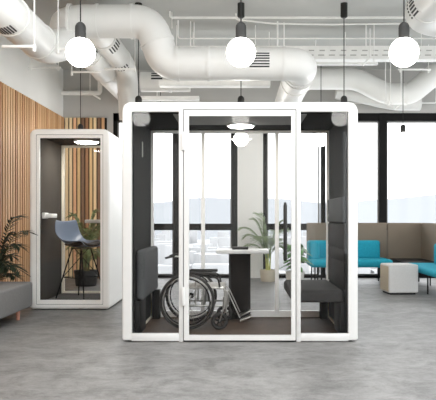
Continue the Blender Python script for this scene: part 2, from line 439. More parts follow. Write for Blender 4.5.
# right seat folded down, left seat folded up
part(pod, 'seat', cushion(.48, .972, 6.1, 7.19, .345, .462, .035), M['seatdark'], label='folded-down charcoal seat cushion')
part(pod, 'seat', cushion(-.98, -.895, 6.16, 7.17, .36, .835, .035), M['seat'], label='grey seat cushion folded up against the wall')
bk = part(pod, 'backrest', MB().box(.968, .983, 6.08, 7.19, .468, .72, .005).box(.968, .983, 6.08, 7.19, .726, .84, .005).box(.968, .983, 6.08, 7.19, .846, 1.08, .005), M['brown'])
con = part(pod, 'wall_console', MB().box(.945, .983, 6.08, 7.08, 1.095, 1.335, .012, 3), M['seat'], label='dark padded box on the right wall')
part(pod, 'console_knob', MB().lathe([(0, -.012), (.016, -.01), (.018, .0), (0, .004)], (.945, 6.98, 1.165), 14, Vector((-1, 0, 0)).to_track_quat('Z', 'Y')), M['greyplast'], under=con)
part(pod, 'wall_strip', MB().box(-.983, -.973, 6.55, 6.565, 1.75, 1.9), M['greyplast'], smooth=0)

# table and laptop inside the pod
tb = thing('pedestal_table', 'white-topped table on a dark pedestal inside the large pod', 'table', (0.02, 7.1, .0445))
part(tb, 'tabletop', MB().box(WX(216, 6.8), WX(269, 6.8), 6.8, 7.2, .765, .803, .006), M['white'])
part(tb, 'pedestal', MB().box(WX(229.3, 7.06), WX(250.5, 7.06), 7.06, 7.2, .0445, .765, .004), M['brown'])
part(tb, 'pedestal_trim', MB().box(WX(228.8, 7.06), WX(231, 7.06), 7.05, 7.06, .0445, .765).box(WX(248.4, 7.06), WX(249.2, 7.06), 7.05, 7.06, .0445, .765), M['blackmatte'], smooth=0)
lp = thing('laptop', 'closed dark laptop lying on the white pod table', 'laptop', (WX(240, 7.0), 7.0, .803))
part(lp, 'base', MB().box(WX(232.2, 7), WX(248.2, 7), 6.92, 7.13, .803, .817, .004), M['black'])
part(lp, 'lid', MB().box(WX(232.2, 7), WX(248.2, 7), 6.92, 7.13, .818, .828, .004), M['blackmatte'])

# ------------------------------------------------------------------ wheelchair (faces +X)
FZ = .0445
wc = thing('wheelchair', 'black and chrome folding wheelchair parked inside the large pod', 'wheelchair', (-.42, 6.665, FZ))
AX, AZ, RW = -.518, FZ+.274, .274
def circle(c, r, n=40): return [Vector((c[0]+r*math.cos(2*PI*k/n), c[1], c[2]+r*math.sin(2*PI*k/n))) for k in range(n)]
for yw, out in ((6.405, -1), (6.93, 1)):
    c = (AX, yw, AZ)
    w = part(wc, 'wheel', MB().tube(circle(c, RW-.014), .0145, 10, True), M['rubber'], label='large rear wheel')
    r = MB().tube(circle(c, RW-.032), .005, 8, True)
    for k in range(20):
        a = 2*PI*k/20
        r.bar((AX+.03*math.cos(a+.5*(-1)**k), yw+.015*(-1)**k, AZ+.03*math.sin(a+.5*(-1)**k)), (AX+(RW-.042)*math.cos(a), yw, AZ+(RW-.042)*math.sin(a)), .0014, 5)
    part(wc, 'spoked_rim', r, M['chrome'], under=w)
    hr = MB().tube(circle((AX, yw+out*.03, AZ), RW-.05), .007, 8, True)
    for k in range(6):
        a = PI/6+PI*k/3; hr.bar((AX+(RW-.05)*math.cos(a), yw+out*.03, AZ+(RW-.05)*math.sin(a)), (AX+(RW-.036)*math.cos(a), yw, AZ+(RW-.036)*math.sin(a)), .004, 6)
    part(wc, 'hand_rim', hr, M['blackmatte'], under=w)
    part(wc, 'hub', MB().tube([(AX, yw-.035, AZ), (AX, yw+.035, AZ)], .03, 14), M['blackmatte'], under=w)
for yc, s in ((6.40, -1), (6.93, 1)):
    cx = WX(219.5, 6.38) if s < 0 else WX(224.5, 6.93)
    cz = FZ+.085
    w = part(wc, 'caster', MB().tube(circle((cx, yc, cz), .068), .017, 10, True), M['rubber'], label='small front caster wheel')
    h = MB().tube([(cx, yc-.012, cz), (cx, yc+.012, cz)], .02, 12)
    for k in range(5):
        a = 2*PI*k/5+.3; h.bar((cx, yc, cz), (cx+.058*math.cos(a), yc, cz+.058*math.sin(a)), .008, 6)
    h.tube(circle((cx, yc, cz), .053), .006, 6, True)
    part(wc, 'caster_hub', h, M['blackmatte'], under=w)
    part(wc, 'caster_fork', MB().bar((cx, yc-.024, cz), (cx+.04, yc-.024, cz+.12), .007).bar((cx, yc+.024, cz), (cx+.04, yc+.024, cz+.12), .007)
         .tube([(cx+.04, yc-.026, cz+.12), (cx+.04, yc+.026, cz+.12)], .009).bar((cx+.04, yc, cz+.12), (cx+.045, yc, cz+.24), .012), M['chrome'], under=w)
for ys in (6.465, 6.87):
    fr = MB()
    xb, xf, zs = -.55, -.155, .445
    fr.tube(fillet([(xb, ys, .26), (xb, ys, .752), (xb-.10, ys, .76), (xb-.18, ys, .742)], .03), .009)
    fr.tube(fillet([(xb, ys, zs), (xf, ys, zs), (xf+.02, ys, .2)], .03), .009)
    fr.tube([(xb, ys, .27), (xf, ys, .27)], .009)
    fr.bar((-.36, ys, .27), (-.36, ys, zs), .009).bar((-.44, ys, .27), (-.44, ys, .56), .008)
    part(wc, 'side_frame', fr, M['chrome'])
    part(wc, 'arm_tube', MB().tube(fillet([(xb, ys, .565), (-.30, ys, .565), (-.215, ys, .545), (-.2, ys, .45)], .04), .010), M['blackmatte'])
    part(wc, 'push_handle', MB().tube([(xb-.09, ys, .7595), (xb-.12, ys, .757), (xb-.19, ys, .74)], [.009, .011, .010], 10), M['rubber'])
    part(wc, 'armrest', MB().box(-.52, -.235, ys-.024, ys+.024, .573, .603, .008, 3), M['rubber'])
    hg = MB().tube(fillet([(xf+.0, ys, .43), (WX(228, 6.5), ys, .405), (WX(236.5, 6.5), ys, .225), (.0, ys, .15)], .03), .006)
    lg = part(wc, 'footrest_hanger', hg, M['chrome'])
    s = 1 if ys < 6.6 else -1
    part(wc, 'footplate', MB().box(-.005, .115, ys+.02*s-.05, ys+.02*s+.08, .135, .15, .005, rot=Matrix.Rotation(-.45, 3, 'Y')), M['chrome'], under=lg)
part(wc, 'seat_sling', MB().box(-.54, -.15, 6.475, 6.86, .438, .468, .012, 3), M['greyplast'])
part(wc, 'back_sling', MB().box(-.565, -.535, 6.475, 6.86, .49, .745, .012, 3), M['rubber'])
part(wc, 'cross_brace', MB().bar((-.35, 6.465, .27), (-.35, 6.87, .44), .010).bar((-.33, 6.87, .27), (-.33, 6.465, .44), .010)
     .bar((AX, 6.41, AZ), (AX, 6.925, AZ), .008), M['chrome'])

# ------------------------------------------------------------------ small phone pod on the left
LY0, LY1 = 8.087, 9.26
lx0, lx1 = -2.607, WX(109.6, LY0); lzt = WZ(128.7, LY0)
ph = thing('phone_booth', 'narrow white phone pod standing before the slatted wall', 'office pod', ((lx0+lx1)/2, (LY0+LY1)/2, 0))
ix0, ix1, iz0, iz1 = WX(36, LY0), WX(103, LY0), WZ(304.6, LY0), WZ(134.5, LY0)
part(ph, 'shell', MB().ring(rrect(lx0, lx1, .006, lzt, .09, .05, 8), rrect(ix0, ix1, iz0, iz1, .006, .006, 8), LY0, LY1, bev=.035), M['white2'])
part(ph, 'base_plate', MB().box(lx0+.05, lx1-.05, LY0+.04, LY1-.04, 0, .03), M['black'])
gx0, gx1, gz0, gz1 = WX(39, LY0), WX(100.3, LY0), WZ(300.3, LY0), WZ(137.8, LY0)
d = part(ph, 'door', MB().ring(rrect(ix0+.005, ix1-.005, iz0+.005, iz1-.005, .006, n=2), rrect(gx0, gx1, gz0, gz1, .004, n=2), LY0+.004, LY0+.05), M['white2'])
part(ph, 'door_pane', MB().box(gx0, gx1, LY0+.02, LY0+.03, gz0, gz1), M['podglass'], under=d, smooth=0)
part(ph, 'door_gap', MB().ring(rrect(ix0, ix1, iz0, iz1, .006, n=2), rrect(ix0+.005, ix1-.005, iz0+.005, iz1-.005, .005, n=2), LY0+.008, LY0+.05), M['blackmatte'], under=d)
part(ph, 'wall_lining', MB().box(ix0, ix0+.012, LY0+.06, LY1-.06, iz0, iz1), M['felt_taupe'], smooth=0)
part(ph, 'wall_lining', MB().box(ix1-.012, ix1, LY0+.06, LY1-.06, iz0, iz1), M['felt_taupe'], smooth=0)
part(ph, 'ceiling_lining', MB().box(ix0+.012, ix1-.012, LY0+.06, LY1-.06, iz1-.012, iz1), M['ceilfelt'], smooth=0)
part(ph, 'floor_panel', MB().box(ix0+.012, ix1-.012, LY0+.06, LY1-.06, iz0, iz0+.012), M['darkcarpet'], smooth=0)
cl = part(ph, 'ceiling_light', MB().lathe([(.17, 0), (.17, -.015), (.16, -.02)], (WX(85.5, 8.6), 8.66, iz1-.012)), M['white2'])
part(ph, 'light_disc', MB().lathe([(.158, -.019), (.12, -.03), (0, -.035)], (WX(85.5, 8.6), 8.66, iz1-.012)), M['downlight'], under=cl)
ry0 = LY1-.06
rf = part(ph, 'rear_frame', MB().ring(rrect(ix0+.002, ix1-.002, iz0+.002, iz1-.002, .004, n=1), rrect(ix0+.045, ix1-.045, iz0+.04, iz1-.04, .003, n=1), ry0, LY1-.01), M['beige'])
part(ph, 'rear_pane', MB().box(ix0+.045, ix1-.045, ry0+.02, ry0+.03, iz0+.04, iz1-.04), M['podglass'], under=rf, smooth=0)
part(ph, 'wall_shelf', MB().box(ix0+.012, WX(54, 8.4), 8.3, 8.55, WZ(218, 8.3), WZ(216, 8.3)+.03, .008).box(ix0+.012, WX(46, 8.3), 8.28, 8.42, 1.13, 1.205, .01), M['white2'], label='small white shelf on the left wall')
part(ph, 'desk_shelf', MB().box(WX(85.5, 8.75), ix1-.012, 8.7, 9.1, 1.07, 1.115, .006), M['greyplast'], label='grey worktop on the right wall')

# bar chair inside the phone pod
ch = thing('bar_chair', 'blue-grey shell bar chair on thin black legs in the phone pod', 'chair', (-2.10, 8.66, iz0+.012), rotz=math.radians(-32), local=True)
prof = [(-.335, 1.02), (-.325, .93), (-.295, .84), (-.255, .745), (-.19, .685), (-.08, .668), (.06, .672), (.17, .69), (.225, .675)]
def shell_mesh(prof, hw, curl, lift=0.0):
    m = MB(); n = 9; rows = []
    for i, (x, z) in enumerate(prof):
        t = i/(len(prof)-1); w = hw*(.78+.22*math.sin(PI*min(1, t*1.3+.12)))
        row = []
        for k in range(n):
            u = -1+2*k/(n-1)
            cx = curl*(u*u)*(1-t)*.55; cz = curl*(u*u)*(.9 if .3 < t < .95 else .25)
            row.append(m.bm.verts.new((x+cx, u*w, z+cz+lift)))
        rows.append(row)
    for a, b in zip(rows, rows[1:]):
        for k in range(n-1): m.bm.faces.new((a[k], a[k+1], b[k+1], b[k]))
    return m
part(ch, 'shell_seat', shell_mesh(prof, .22, .1), M['shell'], smooth=80, sub=1, solid=.014)
part(ch, 'seat_pad', shell_mesh(prof[4:], .2, .06, .022), M['darkshell'], smooth=80, sub=1, solid=.03, label='seat pad with dark painted shade')
feet = [(-.26, -.2), (-.26, .2), (.25, -.2), (.25, .2)]
for fx, fy in feet:
    part(ch, 'leg', MB().tube([(fx*.35, fy*.4, .66), (fx, fy, 0.0)], .0085, 8), M['black'])
fr = MB()
ring4 = []
for fx, fy in (feet[0], feet[2], feet[3], feet[1]):
    t = .58; ring4.append(Vector((fx*.35+(fx-fx*.35)*t, fy*.4+(fy-fy*.4)*t, .66*(1-t))))
fr.tube(ring4, .007, 8, True)
fr.bar(ring4[0], (0.07, .06, .66), .005).bar(ring4[1], (-.07, .06, .66), .005).bar(ring4[2], (-.07, -.06, .66), .005).bar(ring4[3], (.07, -.06, .66), .005)
fr.box(-.11, .11, -.09, .09, .648, .66, .004)
part(ch, 'leg_brace', fr, M['black'])

# ------------------------------------------------------------------ plants
def leaf_blade(m, a, b, w, up, bend=0.0):
    a, b = Vector(a), Vector(b); d = b-a; s = d.cross(up)
    if s.length < 1e-6: s = d.cross(Vector((1, 0, 0)))
    s.normalize(); nn = s.cross(d).normalized(); th = .0015
    mid = a.lerp(b, .45)+nn*bend
    pts = [a, mid+s*w, mid-nn*w*.25, mid-s*w, b]
    top = [m.bm.verts.new(p+nn*th) for p in pts]; bot = [m.bm.verts.new(p-nn*th) for p in pts]
    for V_, fl in ((top, 1), (bot, 0)):
        for f in ((0, 1, 2), (0, 2, 3), (1, 4, 2), (2, 4, 3)):
            q = [V_[i] for i in f]; m.bm.faces.new(q if fl else q[::-1])
    for i, j in ((0, 1), (1, 4), (4, 3), (3, 0)): m.bm.faces.new((top[i], bot[i], bot[j], top[j]))
def frond(m, ms, base, az, reach, H, drop, nl, ll, lw):
    base = Vector(base); dx = Vector((math.cos(az), math.sin(az), 0)); pts = []
    n = 12
    for i in range(n+1):
        t = i/n; pts.append(base+dx*(reach*t**1.35)+Vector((0, 0, H*(1-(1-t)**1.5)-drop*t**3)))
    ms.tube(pts, [.007*(1-.8*i/n) for i in range(n+1)], 6)
    for k in range(nl):
        t = .22+.78*k/(nl-1); f = t*n; i = min(int(f), n-1); p = pts[i].lerp(pts[i+1], f-i)
        tg = (pts[i+1]-pts[i]).normalized(); side = tg.cross(Vector((0, 0, 1))).normalized()
        l = ll*(.35+.65*math.sin(PI*min(1, .15+.85*(1-t)+.12)))*random.uniform(.85, 1.1)
        for s in (-1, 1):
            dr = (tg*.65+side*s*.8+Vector((0, 0, -.28+random.uniform(-.12, .12)))).normalized()
            leaf_blade(m, p, p+dr*l, lw, Vector((0, 0, 1)), 0.006)
def potted_palm(name, label, loc, pot, fronds, leafm, stemm, potm, canes=(), cat='plant', llen=.17, lw=.011, nl=18):
    t = thing(name, label, cat, loc); x, y, z = loc
    r0, r1, h = pot
    p = part(t, 'pot', MB().lathe([(0, 0), (r0*.96, 0), (r0, .01), (r1, h-.012), (r1, h), (r1-.018, h), (r1-.022, h-.04), (0, h-.04)], loc), potm)
    part(t, 'soil', MB().lathe([(0, h-.041), (r1-.023, h-.041), (r1-.023, h-.034), (0, h-.028)], loc), M['soil'])
    m, ms = MB(), MB()
    for c in canes:
        ms.tube([(x+c[0], y+c[1], z+h-.05), (x+c[0]*1.3, y+c[1]*1.3, z+h+c[2]*.5), (x+c[0]*1.7, y+c[1]*1.7, z+h+c[2])], [c[3]*1.2, c[3], c[3]*.7], 8)
    mf = MB()
    for (bz, az, reach, H, drop) in fronds:
        bx, by = .03*math.cos(az), .03*math.sin(az)
        frond(m, mf, (x+bx, y+by, z+h+bz), az, reach, H, drop, nl, llen, lw)
    if canes: part(t, 'cane', ms, stemm)
    else: ms.bm.free()
    part(t, 'frond_stems', mf, stemm if not canes else leafm)
    part(t, 'leaves', m, leafm, smooth=0)['kind'] = 'stuff'
    return t
R = math.radians
# dark palm between bench and phone pod
potted_palm('potted_palm', 'dark green feathery palm behind the grey bench at left edge', (-2.99, 7.95, 0), (.13, .16, .3),
            [(0, R(-8), .27, .92, .06), (0, R(-20), .34, .68, .18), (0, R(12), .16, .70, .06), (0, R(-70), .3, .6, .15), (0, R(-35), .26, .38, .14), (0, R(-15), .42, .8, .12),
             (0, R(-75), .3, .55, .2), (0, R(-50), .36, .48, .22), (0, R(-10), .2, .5, .12), (0, R(-30), .42, .42, .2), (0, R(-90), .22, .75, .06), (0, R(-25), .3, .25, .1)],
            M['leafdark'], M['stem'], M['potblack'], llen=.17, lw=.012, nl=20)
# pale palm behind the pod
potted_palm('potted_palm', 'tall pale green palm with yellow canes in round beige pot', (WX(268, 11.75), 11.75, 0), (.13, .145, .21),
            [(.24, R(185), .22, .70, .03), (.24, R(178), .44, .62, .10), (.2, R(190), .42, .40, .2), (.22, R(172), .36, .52, .12), (.24, R(0), .22, .68, .04), (.22, R(-12), .30, .6, .1),
             (.2, R(60), .3, .6, .1), (.2, R(120), .3, .5, .12), (.2, R(250), .3, .52, .14), (.2, R(300), .28, .48, .14), (.2, R(10), .36, .42, .2), (.24, R(150), .14, .78, .02), (.2, R(200), .34, .3, .2), (.2, R(340), .3, .35, .18)],
            M['leafpalm'], M['cane'], M['potbeige'], canes=[(0, 0, .36, .016), (.03, .01, .3, .013), (-.025, .02, .32, .012)], llen=.2, lw=.008, nl=28)

def broad_leaf(m, base, d, up, L, W):
    base = Vector(base); d = Vector(d).normalized(); s = d.cross(up).normalized(); nn = s.cross(d).normalized()
    n = 9; th = .0018; top, bot = [], []
    prof = [0, .62, .92, 1, .98, .9, .76, .58, .34, .03]
    for i in range(n+1):
        t = i/n; w = W*prof[i]*(1 if i % 2 == 0 or i in (0, n) else .72)
        c = base+d*L*(t-.1*(i == 0))-nn*L*.28*t*t
        for lst, o in ((top, th), (bot, -th)):
            lst.append([m.bm.verts.new(c+s*w-nn*w*.22+nn*o), m.bm.verts.new(c+nn*o), m.bm.verts.new(c-s*w-nn*w*.22+nn*o)])
    for lst in (top, bot):
        for a, b in zip(lst, lst[1:]):
            for k in (0, 1): m.bm.faces.new((a[k], a[k+1], b[k+1], b[k]))
    for a, b, c, e in zip(top, top[1:], bot, bot[1:]):
        m.bm.faces.new((a[0], b[0], e[0], c[0])); m.bm.faces.new((a[2], c[2], e[2], b[2]))
def broad_plant(name, label, loc, pot, leaves, leafm, potm):
    t = thing(name, label, 'plant', loc); x, y, z = loc; r0, r1, h = pot
    part(t, 'pot', MB().lathe([(0, 0), (r0*.96, 0), (r0, .01), (r1, h-.012), (r1, h), (r1-.018, h), (r1-.022, h-.04), (0, h-.04)], loc), potm)
    part(t, 'soil', MB().lathe([(0, h-.041), (r1-.023, h-.041), (r1-.023, h-.034), (0, h-.028)], loc), M['soil'])
    ms = MB()
    for (az, rad, hz, L, W) in leaves:
        e = Vector((x+rad*math.cos(az), y+rad*math.sin(az), z+h+hz))
        b = Vector((x+.02*math.cos(az), y+.02*math.sin(az), z+h-.04))
        mid = b.lerp(e, .5)+Vector((0, 0, hz*.2))
        ms.tube([b, b.lerp(mid, .5)+Vector((0, 0, .03)), mid, e], .006, 6)
        m = MB(); broad_leaf(m, e, (math.cos(az), math.sin(az), -.25), Vector((0, 0, 1)), L, W)
        part(t, 'leaf', m, leafm, smooth=60)
    part(t, 'leaf_stalks', ms, M['stem'])
    return t
rl = random.Random(5)
broad_plant('broad_leaf_plant', 'bushy plant with split glossy green leaves behind the pod seat', (WX(295, 10.3), 10.3, 0), (.12, .15, .3),
            [(rl.uniform(0, 2*PI), rl.uniform(.04, .15), rl.uniform(.08, .44), rl.uniform(.12, .18), rl.uniform(.045, .075)) for _ in range(40)],
            M['leafbroad'], M['potwhite'])
# plant behind the phone pod
potted_palm('potted_palm', 'leafy green plant in black planter seen through the phone pod', (WX(86, 11.0), 11.0, 0), (.17, .2, .26),
            [(.05+.1*(i % 3), R(i*37), .12+.07*(i % 4), .78-.12*(i % 5), .04+.05*(i % 4)) for i in range(24)],
            M['leafmid'], M['stem'], M['potblack'], canes=[(0, 0, .45, .018), (.04, 0, .4, .014), (-.03, .02, .38, .012)], llen=.2, lw=.02, nl=12)

# ------------------------------------------------------------------ bench on the left
bn = thing('bench', 'long grey upholstered bench along the slatted wall', 'bench', (-2.85, 5.8, 0))
part(bn, 'seat', cushion(-3.25, -2.42, 4.2, 7.65, .105, .397, .03), M['grey_fab'])
for x in (-3.15, -2.475):
    for y in (4.4, WX(18, 1) and 2.475*F/222, ):
        part(bn, 'leg', MB().lathe([(.018, 0), (.024, .11)], (x, y, 0), 14), M['peg'], label='short copper-toned peg leg')

# ------------------------------------------------------------------ lounge at right
s1 = thing('sofa', 'teal sofa with tall taupe back screen facing the room', 'sofa', (1.94, 11.6, 0), 'lounge sofas')
part(s1, 'back_screen', MB().box(1.215, 2.675, 11.9, 11.96, .36, 1.05, .015, 3), M['taupe'])
part(s1, 'seat', MB().box(1.20, 2.62, 11.15, 11.88, .29, .425, .05, 4), M['teal'])
part(s1, 'back_cushion', MB().box(1.22, 2.52, 11.72, 11.885, .40, .735, .05, 4), M['teal'])
part(s1, 'side_cushion', MB().box(1.21, 1.40, 11.45, 11.885, .40, .735, .05, 4), M['teal'])
for x in (1.29, 1.40, 2.50):
    for y in (11.25, 11.8): part(s1, 'leg', MB().tube([(x, y, 0), (x, y, .31)], .012, 8), M['black'])
s2 = thing('sofa', 'teal corner sofa at right edge with wrap-around taupe screen', 'sofa', (3.0, 10.2, 0), 'lounge sofas')
part(s2, 'back_screen', MB().box(2.69, 3.36, 11.9, 11.96, .36, 1.05, .015, 3).box(3.30, 3.36, 8.6, 11.91, .36, 1.05, .015, 3), M['taupe'])
part(s2, 'seat', MB().box(2.70, 3.28, 8.7, 10.75, .30, .405, .05, 4), M['teal'])
part(s2, 'back_cushion', MB().box(3.07, 3.29, 8.7, 10.4, .39, .74, .05, 4), M['teal'])
part(s2, 'corner_shade_box', MB().box(2.72, 3.29, 10.8, 11.88, .16, .405, .01), M['black'])  # black box standing in for the shadow gap below the corner screen
for x in (2.80, 3.2):
    for y in (8.9, 9.75, 10.6): part(s2, 'leg', MB().tube([(x, y, 0), (x, y, .32)], .012, 8), M['black'])
for y in (11.0, 11.7):
    for x in (2.8, 3.2): part(s2, 'leg', MB().tube([(x, y, 0), (x, y, .17)], .012, 8), M['black'])

pf = thing('pouf', 'white upholstered cube pouf in front of the teal sofas', 'pouf', (2.405, 9.90, 0), rotz=R(5), local=True)
part(pf, 'cushion', MB().box(-.225, .225, -.225, .225, .025, .445, .025, 4), M['pouf'])
part(pf, 'shaded_side', MB().box(-.228, -.2245, -.2, .2, .05, .42, .0015), M['poufside'], label='left side with its shade painted in sand colour')
part(pf, 'base', MB().box(-.19, .19, -.19, .19, 0, .03), M['black'], smooth=0)

# ------------------------------------------------------------------ pendant lamps
def pendant_parts(t, z_globe, r):
    """local coordinates: origin at the globe's centre"""
    k = r/.125
    o = part(t, 'globe', MB().sphere((0, 0, 0), r), M['globe'], label='glowing white glass globe')
    zt = .262*k
    pr = [(.046*k, .105*k), (.046*k, .21*k)]+[(.046*k*math.cos(a), .21*k+.05*k*math.sin(a)) for a in (PI/8, PI/4, PI*3/8)]+[(.006, zt)]
    part(t, 'socket', MB().lathe([(0, .105*k)]+pr+[(0, zt)], (0, 0, 0), 24), M['blackmatte'])
    zc = ZC-z_globe
    part(t, 'cord', MB().tube([(0, 0, zt-.005), (0, 0, zc-.15)], .0055, 8), M['black'])
    part(t, 'canopy', MB().lathe([(0, zc-.19), (.03, zc-.19), (.046, zc-.175), (.046, zc), (0, zc)], (0, 0, 0), 24), M['blackmatte'])
def lamp(px, py, Y, label, group):
    p = P(px, py, Y)
    t = thing('pendant_lamp', label, 'lamp', p, group, local=True); pendant_parts(t, p.z, .122); return t
G = 'globe pendant lamps'
a = lamp(80.5, 52.4, 5.45, 'globe pendant lamp nearest the left wall, in front of the duct', G)
dup(a, P(241, 52.4, 5.45), 'globe pendant lamp hanging in front of the vented middle duct')
dup(a, P(404, 52.4, 5.45), 'large globe pendant lamp at the upper right before the cable tray')
b = lamp(138.5, 115, 8.57, 'pendant lamp half hidden behind the left top corner of large pod', G)
dup(b, P(241, 115, 8.57), 'pendant lamp half hidden behind the middle of the large pod top')
dup(b, P(344, 115, 8.57), 'pendant lamp half hidden behind the right top corner of large pod')
c = lamp(403, 139.5, 10.94, 'small far pendant lamp hanging before the right window', G)
dup(c, P(241, 139, 10.94), 'far pendant lamp seen through the pod door before the white pier')
dup(c, P(321, 139, 10.94), 'far pendant lamp seen through the right pane of the large pod')
dup(c, P(160.5, 139, 10.94), 'far pendant lamp seen through the left pane of the large pod')
dup(c, P(80.5, 139, 10.94), 'far pendant lamp half hidden behind the phone pod top')
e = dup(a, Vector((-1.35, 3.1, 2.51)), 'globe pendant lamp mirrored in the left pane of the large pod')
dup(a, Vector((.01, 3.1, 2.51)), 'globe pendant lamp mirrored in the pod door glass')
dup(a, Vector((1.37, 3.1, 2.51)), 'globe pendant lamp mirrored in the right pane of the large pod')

# ------------------------------------------------------------------ ducts
def duct(name, label, pts, rad, r, seams=(), cap=True):
    path = fillet(pts, rad, 9)
    o = tag(MB().tube(path, r, 32).build(name, M['duct'], None, (0, 0, 0), smooth=50), label, 'duct', 'ceiling ducts')
    ORG[o.name] = Vector((0, 0, 0))
    # standing seams: thin collars along the straight runs
    for (i, s) in seams:
        p = Vector(pts[i]).lerp(Vector(pts[i+1]), s); d = (Vector(pts[i+1])-Vector(pts[i])).normalized()
        c = MB().lathe([(r*.9, -.016), (r+.011, -.016), (r+.011, .016), (r*.9, .016)], p, 32, d.to_track_quat('Z', 'Y'))
        c.build('duct_collar', M['duct'], o, (0, 0, 0))
    return o
def grille(o, p, axis, out, r, w, hspan, n=6):
    """dark slots in a thin plate hugging a duct: p on the axis, out = facing direction, w along the axis"""
    axis = Vector(axis).normalized(); out = Vector(out); out = (out-axis*out.dot(axis)).normalized(); s = axis.cross(out)
    pl = MB(); sl = MB()
    def patch(m, a0, a1, w0, w1, rr, rin):
        K = 5; A = []
        for k in range(K+1):
            a = a0+(a1-a0)*k/K; dr = out*math.cos(a)+s*math.sin(a)
            A.append([m.bm.verts.new(p+dr*q+axis*ww) for q, ww in ((rr, w0), (rr, w1), (rin, w1), (rin, w0))])
        for u, v in zip(A, A[1:]):
            for k in range(4): m.bm.faces.new((u[k], u[(k+1) % 4], v[(k+1) % 4], v[k]))
        m.bm.faces.new(A[0]); m.bm.faces.new(A[-1][::-1])
    patch(pl, -hspan*.6, hspan*.6, -w*.57, w*.57, r+.004, r-.01)
    for k in range(n):
        a = -hspan*.5+hspan*(k+.2)/n; patch(sl, a, a+hspan*.52/n, -w/2, w/2, r+.007, r-.005)
    g = pl.build('vent_grille', M['duct'], o, (0, 0, 0)); sl.build('vent_slots', M['grille'], g, (0, 0, 0), smooth=0)

YA = 7.7
ra = .193
Bx, Bz = WX(22, 6.5), WZ(27, 6.5)
ptsA = [Vector((WX(60, YA), 12.35, WZ(21.5, YA))), P(60, 21.5, YA), P(150, 21.5, YA), P(164.5, 64, YA), P(303, 64, YA), Vector((WX(303, YA), 10.7, WZ(64, YA)))]
A = duct('ventilation_duct', 'thick white duct stepping down across the ceiling above the pods', ptsA, [.34, .19, .17, .27], ra,
         [(0, .45), (0, .7), (0, .93), (1, .12), (1, .42), (1, .8), (2, .5), (3, .1), (3, .32), (3, .86), (4, .12), (4, .17), (4, .32)])
grille(A, ptsA[0].lerp(ptsA[1], .77), (0, 1, 0), (.9, -.1, -.35), ra, .2, 1.1, 5)
grille(A, P(259, 64, YA), (1, 0, 0), (0, -1, .02), ra, .23, .95, 6)
Bd = duct('ventilation_duct', 'white duct running forward along the upper left beside the slatted wall', [Vector((Bx, 3.2, Bz)), Vector((Bx, 7.3, Bz)), Vector((Bx+.12, 7.72, Bz+.16)), Vector((Bx+.2, 7.85, Bz+.36))], .2, .185,
          [(0, .35), (0, .72), (0, .93)])
grille(Bd, Vector((Bx, 5.98, Bz)), (0, 1, 0), (.15, 0, -1), .185, .19, .85, 6)
Dd = duct('ventilation_duct', 'white duct receding behind the big duct then dropping behind large pod', [Vector((-1.80, 7.95, 3.52)), Vector((-1.80, 10.4, 3.52)), Vector((-1.78, 10.55, 2.72))], .35, .165, [(0, .25), (0, .75), (1, .5)])
grille(Dd, Vector((-1.80, 8.75, 3.52)), (0, 1, 0), (.75, -.1, -.55), .165, .24, 1.2, 5)
grille(Dd, Vector((-1.80, 9.75, 3.52)), (0, 1, 0), (.3, -.1, -.9), .165, .22, 1.2, 5)
YG = 11.45
Fd = duct('ventilation_duct', 'white duct dipping along the back wall above the right windows', [P(296, 79, YG), P(356, 79, YG), P(386, 94, YG), P(411, 94, YG), P(440, 70, YG), P(520, 66, YG)], .14, .185, [(0, .2), (0, .8), (2, .1), (2, .8)])
Gd = duct('ventilation_duct', 'low slim white duct below the dipping duct at back', [P(336, 92, 12.1), P(352, 94, 12.1), P(392, 103.5, 12.1), P(420, 103.5, 12.1)], .2, .13, [])
Hd = duct('ventilation_duct', 'white duct turning away at the top right corner above the lamp', [Vector((2.02, 4.2, 3.44)), Vector((2.02, 7.5, 3.44)), Vector((3.9, 7.8, 3.36))], [.36], .2, [(0, .5), (0, .86), (1, .28)])
grille(Hd, Vector((2.02, 6.98, 3.44)), (0, 1, 0), (-1, 0, -.25), .2, .26, 1.1, 6)
Id = duct('ventilation_duct', 'short white duct with square vent behind the stepped duct', [P(141, 82, 9.9), P(190, 82, 9.9)], .2, .15, [(0, .6)])
grille(Id, P(158, 82, 9.9), (1, 0, 0), (0, -1, .45), .15, .17, .9, 3)
Kd = duct('ventilation_duct', 'thin white pipe duct crossing above the slatted corner', [P(14, 71, 11.9), P(106, 71, 11.9)], .2, .05, [(0, .3), (0, .6)]) if False else None

# cable tray, conduits, hangers
def tray(label, x0, x1, y, z0, z1, holes=True, d=.18):
    t = thing('cable_tray', label, 'cable tray', ((x0+x1)/2, y, z0), 'cable trays')
    m = MB().box(x0, x1, y, y+.012, z0, z1).box(x0, x1, y+d, y+d+.012, z0, z1).box(x0, x1, y, y+d, z0, z0+.01)
    m.box(x0, x1, y-.015, y, z1-.015, z1).box(x0, x1, y-.015, y, z0, z0+.015)
    part(t, 'channel', m, M['conduit'], smooth=0)
    if holes:
        h = MB(); x = x0+.05
        rr = random.Random(2)
        while x < x1-.12:
            h.box(x, x+.09, y-.006, y, z0+.05, z0+.065).box(x+.02, x+.1, y-.006, y, z1-.075, z1-.06); x += .16
        part(t, 'punched_rib', h, M['plaster'], smooth=0)
    x = x0+.25
    while x < x1: part(t, 'hanger_rod', MB().bar((x, y+d/2, z0), (x, y+d/2, ZC+.01), .007, 6), M['conduit']); x += 1.15
tray('deep white cable tray crossing the ceiling behind the middle lamps', WX(176, 9.8), WX(520, 9.8), 9.8, WZ(59, 9.8), WZ(46, 9.8))
tray('shallow white tray just under the vented duct', WX(160, 9.6), WX(270, 9.6), 9.45, WZ(87.5, 9.6), WZ(82.5, 9.6), False)
tray('short white channel under the deep tray right of the duct elbow', WX(300, 10.3), WX(378, 10.3), 10.3, WZ(64.5, 10.3), WZ(61, 10.3), False, .06)
